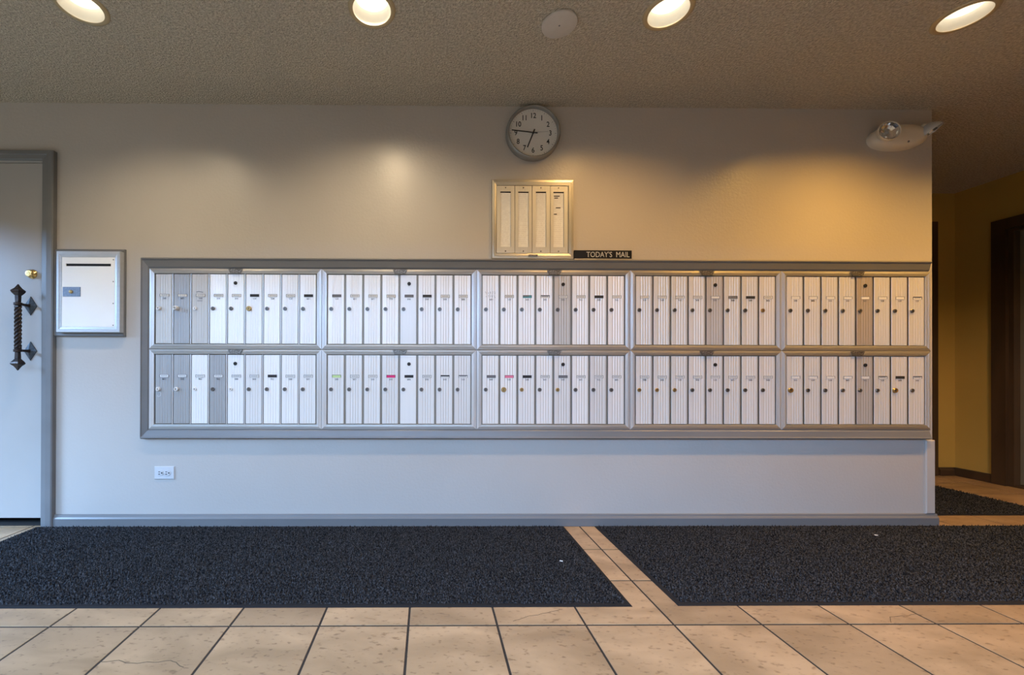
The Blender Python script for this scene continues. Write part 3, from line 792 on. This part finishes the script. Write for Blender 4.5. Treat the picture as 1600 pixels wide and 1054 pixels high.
def hand(name, dx, dz, L, tail, w, y, m):
    n = math.hypot(dx, dz); dx, dz = dx / n, dz / n
    MB().strip([(ckx - dx * tail, ckz - dz * tail), (ckx + dx * L * 0.5, ckz + dz * L * 0.5), (ckx + dx * L, ckz + dz * L)], w, y, 0, 'y', 0.001).build(name, m, ck)
hand('hour_hand', -95, -240, 0.089, 0.022, 0.0065, -0.026, M['ink'])
hand('minute_hand', -345, 38, 0.122, 0.024, 0.0055, -0.029, M['ink'])
hand('second_hand', 230, 10, 0.082, 0.01, 0.0015, -0.032, M['ink_pale'])
MB().lathe([(0.005, 0), (0.005, 0.011), (0.003, 0.0125)], (ckx, yface, ckz), seg=16).build('hub', M['ink'], ck)

# ------------------------------------------------------------------ directory board
yd = -0.018
X = lambda p: W(p, 342, yd)[0]
Z = lambda p: W(832, p, yd)[1]
dr = thing('directory_board', (X(832), 0, Z(404)), 'four-column name directory in a pale metal frame under the clock', 'directory')
ro = (X(768.8), X(896.2), max(Z(404), mz1 + 0.001), Z(280.3)); ri = (X(776), X(888.3), Z(395), Z(289.5))
rails(ro, prof_alu, (ri[0] - ro[0], ro[3] - ri[3], ro[1] - ri[1], ri[2] - ro[2]), -0.004, (M['dir_frame_v'], M['dir_frame_h']), dr)
B('back_plate', ro[0] + 0.004, ro[1] - 0.004, -0.004, 0, ro[2] + 0.004, ro[3] - 0.004, M['divider'], dr)
ex = [X(760 + p / 7.527) for p in (120, 335, 540, 755, 965)]
slots = [(165, 290), (375, 500), (583, 705), (790, 915)]
st, sb = Z(270 + 215 / 7.527), Z(270 + 868 / 7.527)
for i in range(4):
    a, b = ex[i] + 0.0012, ex[i + 1] - 0.0012
    s0, s1 = X(760 + slots[i][0] / 7.527), X(760 + slots[i][1] / 7.527)
    pm = MB()
    for q in ((a, b, ri[2] + .001, sb), (a, b, st, ri[3] - .001), (a, s0, sb, st), (s1, b, sb, st)): pm.box(q[0], q[1], -0.013, -0.008, q[2], q[3])
    pn = pm.build('name_panel', M['dir_panel'], dr)
    B('paper_list', s0 - 0.003, s1 + 0.003, -0.0079, -0.0066, sb - 0.004, st - 0.006, M['paper'], pn)
    B('slot_shade', s0, s1, -0.0082, -0.0068, st - 0.0055, st, M['black'], pn)  # black strip added as painted shade along the slot top
    tl = MB(); r = random.Random(i + 20)
    z = st - 0.016
    while z > sb + 0.012:
        x = s0 + 0.004
        while x < s1 - 0.012:
            l = r.uniform(0.003, 0.009)
            if r.random() < 0.75: tl.box(x, x + l, -0.0083, -0.0079, z, z + 0.0016)
            x += l + 0.0022
        z -= 0.0085 if i == 0 else 0.0115
    tl.build('typed_lines', M['ink_faint'], pn)
    if i == 3:
        bl = MB()
        for x0, x1, py in ((800, 868, 263), (805, 848, 285), (822, 878, 401), (800, 835, 477)):
            bl.box(X(760 + x0 / 7.527), X(760 + x1 / 7.527), -0.0088, -0.0079, Z(270 + (py + 5) / 7.527), Z(270 + (py - 5) / 7.527))
        bl.build('bold_entries', M['ink'], pn)
    for pz in (170, 917):
        MB().lathe([(0.0042, 0), (0.0036, 0.0014), (0, 0.0018)], ((s0 + s1) / 2, -0.013, Z(270 + pz / 7.527)), seg=10).build('screw', M['lock_dark'], pn)
B('maker_plate', X(826), X(840), -0.0225, -0.018, Z(400.6), Z(397.8), M['tag'], dr)

# ------------------------------------------------------------------ TODAY'S MAIL sign
ysg = -0.012
sx0, sz1 = W(897.3, 390.6, ysg); sx1, sz0 = W(987.3, 405, ysg)
sz0 = mz1 + 0.0005
sg = thing('mail_sign', ((sx0 + sx1) / 2, -0.008, sz0), "black TODAY'S MAIL sign standing on the mailbox moulding", 'sign')
sx0 = max(sx0, ro[1] + 0.002)
pl = B('plate', sx0, sx1, -0.012, -0.003, sz0 + 0.0055, sz1, M['sign'], sg, 0.0015)
B('holder_lip', sx0, sx1, -0.015, -0.001, sz0, sz0 + 0.0055, M['dir_frame_h'], sg, 0.001)
tx0, tx1 = W(916.3, 397, ysg)[0], W(983.6, 397, ysg)[0]
me = text_mesh("TODAY'S  MAIL", 0.040, 0.0004, M['letters'])
xs_ = [v.co.x for v in me.vertices]; zs_ = [v.co.z for v in me.vertices]
me.transform(Matrix.Translation((-(max(xs_) + min(xs_)) / 2, 0, -(max(zs_) + min(zs_)) / 2)))
tz1, tz0 = W(950, 393, ysg)[1], W(950, 401.6, ysg)[1]
me.transform(Matrix.Diagonal(((tx1 - tx0) / (max(xs_) - min(xs_)), 1, (tz1 - tz0) / (max(zs_) - min(zs_)), 1)))
link('lettering', me, pl, ((tx0 + tx1) / 2, -0.0126, (tz0 + tz1) / 2))

# ------------------------------------------------------------------ emergency light
yE = -0.04
ecx, ecz = W(1407.5, 212.5, yE)
em = thing('emergency_light', (ecx, 0, ecz - 0.07), 'cream oval emergency light with two swivel lamps high by the hallway corner', 'emergency light')
ea, eb = 0.155, 0.066
v = []; f = []
ring = [(1.0, 0.0), (1.0, 0.020), (0.985, 0.034), (0.94, 0.046), (0.86, 0.056), (0.74, 0.063), (0.5, 0.068), (0.25, 0.070)]
nseg = 56; tilt = math.radians(3)
for s_, h in ring:
    for k in range(nseg):
        q = 2 * math.pi * k / nseg
        c, s2 = math.cos(q), math.sin(q)
        ex_ = math.copysign(abs(c) ** 0.85, c) * ea * s_; ez_ = math.copysign(abs(s2) ** 0.85, s2) * eb * s_
        v.append((ecx + ex_ * math.cos(tilt) - ez_ * math.sin(tilt), -h, ecz + ex_ * math.sin(tilt) + ez_ * math.cos(tilt)))
for i in range(len(ring) - 1):
    for k in range(nseg): f.append((i * nseg + k, i * nseg + (k + 1) % nseg, (i + 1) * nseg + (k + 1) % nseg, (i + 1) * nseg + k))
f += [tuple(range(nseg))[::-1], tuple((len(ring) - 1) * nseg + k for k in range(nseg))]
MB().add(v, f).build('housing', M['cream'], em, auto=40)
bx2, bz2 = W(1418, 221.6, -0.06)
MB().lathe([(0.0055, 0), (0.005, 0.012), (0, 0.013)], (bx2, -0.055, bz2), (0, -1, 0), 12).build('test_button', M['ink_soft'], em, auto=40)
for (px, py, yy, ax, m_) in ((1390.5, 203.5, -0.105, (-0.22, -0.95, 0.06), 0), (1457.0, 205, -0.065, (0.45, -0.37, -0.80), 1)):
    lx, lz = W(px, py, yy)
    a = Vector(ax).normalized(); O = Vector((lx, yy, lz)); rr = 0.054 if m_ == 0 else 0.050
    base = O - a * 0.048
    hd = MB().lathe([(0.016, 0), (0.030, 0.008), (rr * 0.9, 0.026), (rr, 0.040), (rr, 0.048), (rr * 0.93, 0.0485), (rr * 0.90, 0.044)], base, a, 32, cap1=False).build('lamp_head', M['cream'] if m_ == 0 else M['outlet'], em, auto=50)
    MB().lathe([(0.009, 0.016), (rr * 0.5, 0.022), (rr * 0.75, 0.032), (rr * 0.90, 0.0445)], base, a, 14, cap0=True, cap1=False).build('reflector', M['mirror'], hd)
    MB().lathe([(0.007, 0.014), (0.008, 0.026), (0.005, 0.034), (0, 0.036)], base, a, 12).build('bulb', M['outlet'], hd, smooth=True)
    MB().lathe([(rr * 0.92, 0.0455), (rr * 0.6, 0.048), (0, 0.049)], base, a, 32).build('lens', M['glass'], hd, smooth=True)
    neck0 = Vector((ecx + (-0.065 if m_ == 0 else 0.115), -0.035, ecz + (0.02 if m_ == 0 else 0.03)))
    dv = base - neck0
    MB().lathe([(0.018, 0), (0.016, max(dv.length, 0.01) + 0.006)], neck0, dv if dv.length > 0.004 else a, 16).build('swivel', M['cream'], em, auto=40)

# ------------------------------------------------------------------ ceiling fixtures
can_label = ['lit recessed ceiling light above the drop box', 'lit recessed ceiling light second from the entry door end',
             'third lit recessed ceiling light from the entry door, past the round cover plate', 'fourth lit recessed ceiling light from the entry door, before the hallway corner',
             'lit recessed ceiling light before the hall door']
can_power = [38, 44, 50, 84, 120]
WARM = [(1.0, 0.80, 0.54), (1.0, 0.78, 0.50), (1.0, 0.58, 0.20), (1.0, 0.53, 0.11), (1.0, 0.56, 0.15)]
def can(i, x, y):
    c = thing('recessed_light', (x, y, HC), can_label[i], 'ceiling light', 'recessed ceiling lights')
    MB().lathe([(RC - 0.002, 0.0), (RC - 0.004, -0.004), (RC + 0.004, -0.0075), (RC + 0.013, -0.0045), (RC + 0.016, 0.0)], (x, y, HC), (0, 0, 1), 56, cap0=False, cap1=False).build('trim_ring', M['can_trim'], c, auto=50)
    MB().lathe([(RC - 0.003, -0.003), (RC - 0.006, 0.02), (RC - 0.014, 0.05)], (x, y, HC), (0, 0, 1), 48, cap0=False, cap1=False).build('reflector', M['can_inner'], c, smooth=True)
    MB().lathe([(0, 0.030), (0.03, 0.031), (0.055, 0.036), (RC - 0.013, 0.048), (RC - 0.013, 0.052)], (x, y, HC), (0, 0, 1), 48).build('lamp', M['lens'], c, smooth=True)
    l = bpy.data.lights.new('lamp_light', 'SPOT'); l.energy = can_power[i]; l.color = WARM[i]
    l.spot_size = math.radians((144, 156, 146, 144, 140)[i]); l.spot_blend = 0.85; l.shadow_soft_size = 0.045
    o = bpy.data.objects.new('lamp_light', l); col.objects.link(o); o.parent = c; o.location = (0, 0, 0.012)
for i, (x, y) in enumerate(cans): can(i, x, y)
cvx, cvy = G(874, 39.5, HC - 0.008)
cv = thing('ceiling_cover', (cvx, cvy, HC), 'flat round blank cover plate on the ceiling', 'cover plate')
MB().lathe([(0.0, 0.010), (0.070, 0.010), (0.074, 0.008), (0.075, 0.003), (0.070, 0.0)], (cvx, cvy, HC), (0, 0, -1), 56).build('disc', M['cover'], cv, auto=40)
MB().lathe([(0.004, 0), (0.003, 0.0015), (0, 0.002)], (cvx, cvy, HC - 0.010), (0, 0, -1), 10).build('screw', M['ink_soft'], cv)

# ------------------------------------------------------------------ floor mats
def floor_mat(x0, x1, y0, y1, label, pitch=0.0085):
    t = thing('floor_mat', ((x0 + x1) / 2, (y0 + y1) / 2, 0), label, 'floor mat', 'dark entrance mats')
    b = 0.028; h = 0.004
    v = []
    for dx, z in ((0, 0), (0, 0.0012), (0.006, h), (b, h)):
        v += [(x0 + dx, y0 + dx, z), (x1 - dx, y0 + dx, z), (x1 - dx, y1 - dx, z), (x0 + dx, y1 - dx, z)]
    f = [(3, 2, 1, 0)]
    for r in range(3): f += [(r * 4 + i, r * 4 + (i + 1) % 4, r * 4 + 4 + (i + 1) % 4, r * 4 + 4 + i) for i in range(4)]
    f.append((12, 13, 14, 15))
    MB().add(v, f).build('rubber_backing', M['rubber'], t)
    px0, px1, py0, py1 = x0 + b - 0.006, x1 - b + 0.006, y0 + b - 0.006, y1 - b + 0.006
    nx, ny = int((px1 - px0) / pitch), int((py1 - py0) / pitch)
    gx, gy = np.meshgrid(np.linspace(px0, px1, nx), np.linspace(py0, py1, ny))
    n = gx.size
    gx = gx.ravel() + rng.uniform(-.4, .4, n) * pitch; gy = gy.ravel() + rng.uniform(-.4, .4, n) * pitch
    ht = rng.uniform(0.004, 0.014, n); a0 = rng.uniform(0, 2 * np.pi, n); r = rng.uniform(0.5, 0.85, n) * pitch
    lx, ly = rng.uniform(-.5, .5, n) * pitch, rng.uniform(-.5, .5, n) * pitch
    V = np.zeros((n, 4, 3))
    for k in range(3):
        V[:, k, 0] = gx + r * np.cos(a0 + k * 2.0944); V[:, k, 1] = gy + r * np.sin(a0 + k * 2.0944); V[:, k, 2] = h - 0.001
    V[:, 3, 0] = gx + lx; V[:, 3, 1] = gy + ly; V[:, 3, 2] = h + ht
    c = np.array([(x0 + x1) / 2, (y0 + y1) / 2, 0])
    V = (V - c).reshape(-1, 3)
    base = (np.arange(n) * 4)[:, None]
    Fc = np.concatenate([base + np.array([[0, 1, 3]]), base + np.array([[1, 2, 3]]), base + np.array([[2, 0, 3]])], 0)
    me = bpy.data.meshes.new('pile')
    me.vertices.add(len(V)); me.vertices.foreach_set('co', V.ravel())
    me.loops.add(Fc.size); me.loops.foreach_set('vertex_index', Fc.ravel().astype(np.int32))
    me.polygons.add(len(Fc)); me.polygons.foreach_set('loop_start', (np.arange(len(Fc)) * 3).astype(np.int32))
    me.update(calc_edges=True); me.validate()
    me.materials.append(M['pile'])
    tag(link('pile', me, t, c), kind='stuff')
    return t
ym = (G(300, 949)[1] + G(700, 949)[1]) / 2
lx0 = (G(66, 820)[0] + G(0, 846)[0]) / 2
lx1 = (G(882, 822)[0] + G(986, 948)[0]) / 2
floor_mat(lx0, lx1, ym, -0.020, 'long dark blue-grey carpet mat at the foot of the wall by the entry door')
rx0 = (G(928, 822)[0] + G(1060, 946)[0]) / 2
ym2 = (G(1100, 946)[1] + G(1500, 945)[1]) / 2
floor_mat(rx0, min(rx0 + 3.05, XH - 0.3), ym2, -0.020, 'long charcoal carpet mat at the foot of the wall reaching toward the hallway')
hx1 = (G(1461, 760)[0] + G(1598, 789)[0]) / 2
hy0 = G(1530, 806.5)[1]
floor_mat(hx1 - 1.75, hx1, max(hy0, WT + 0.01), YH - 0.12, 'dark carpet mat on the hall floor behind the mailbox wall', 0.010)

# scraps of lint lying on the mats
for (px, py, lab) in ((877, 877, 'white scrap of lint on the blue-grey mat'), (1369, 836.5, 'white scrap of lint on the charcoal mat')):
    x, y = G(px, py, 0.012)
    mb = MB(); pts = [(x - 0.006, y + 0.003), (x - 0.002, y), (x + 0.006, y - 0.003)]
    mb.strip(pts, 0.006, 0.0145, 0, 'z', 0.002)
    tag(mb.build('lint_scrap', M['lint']), lab, 'lint')
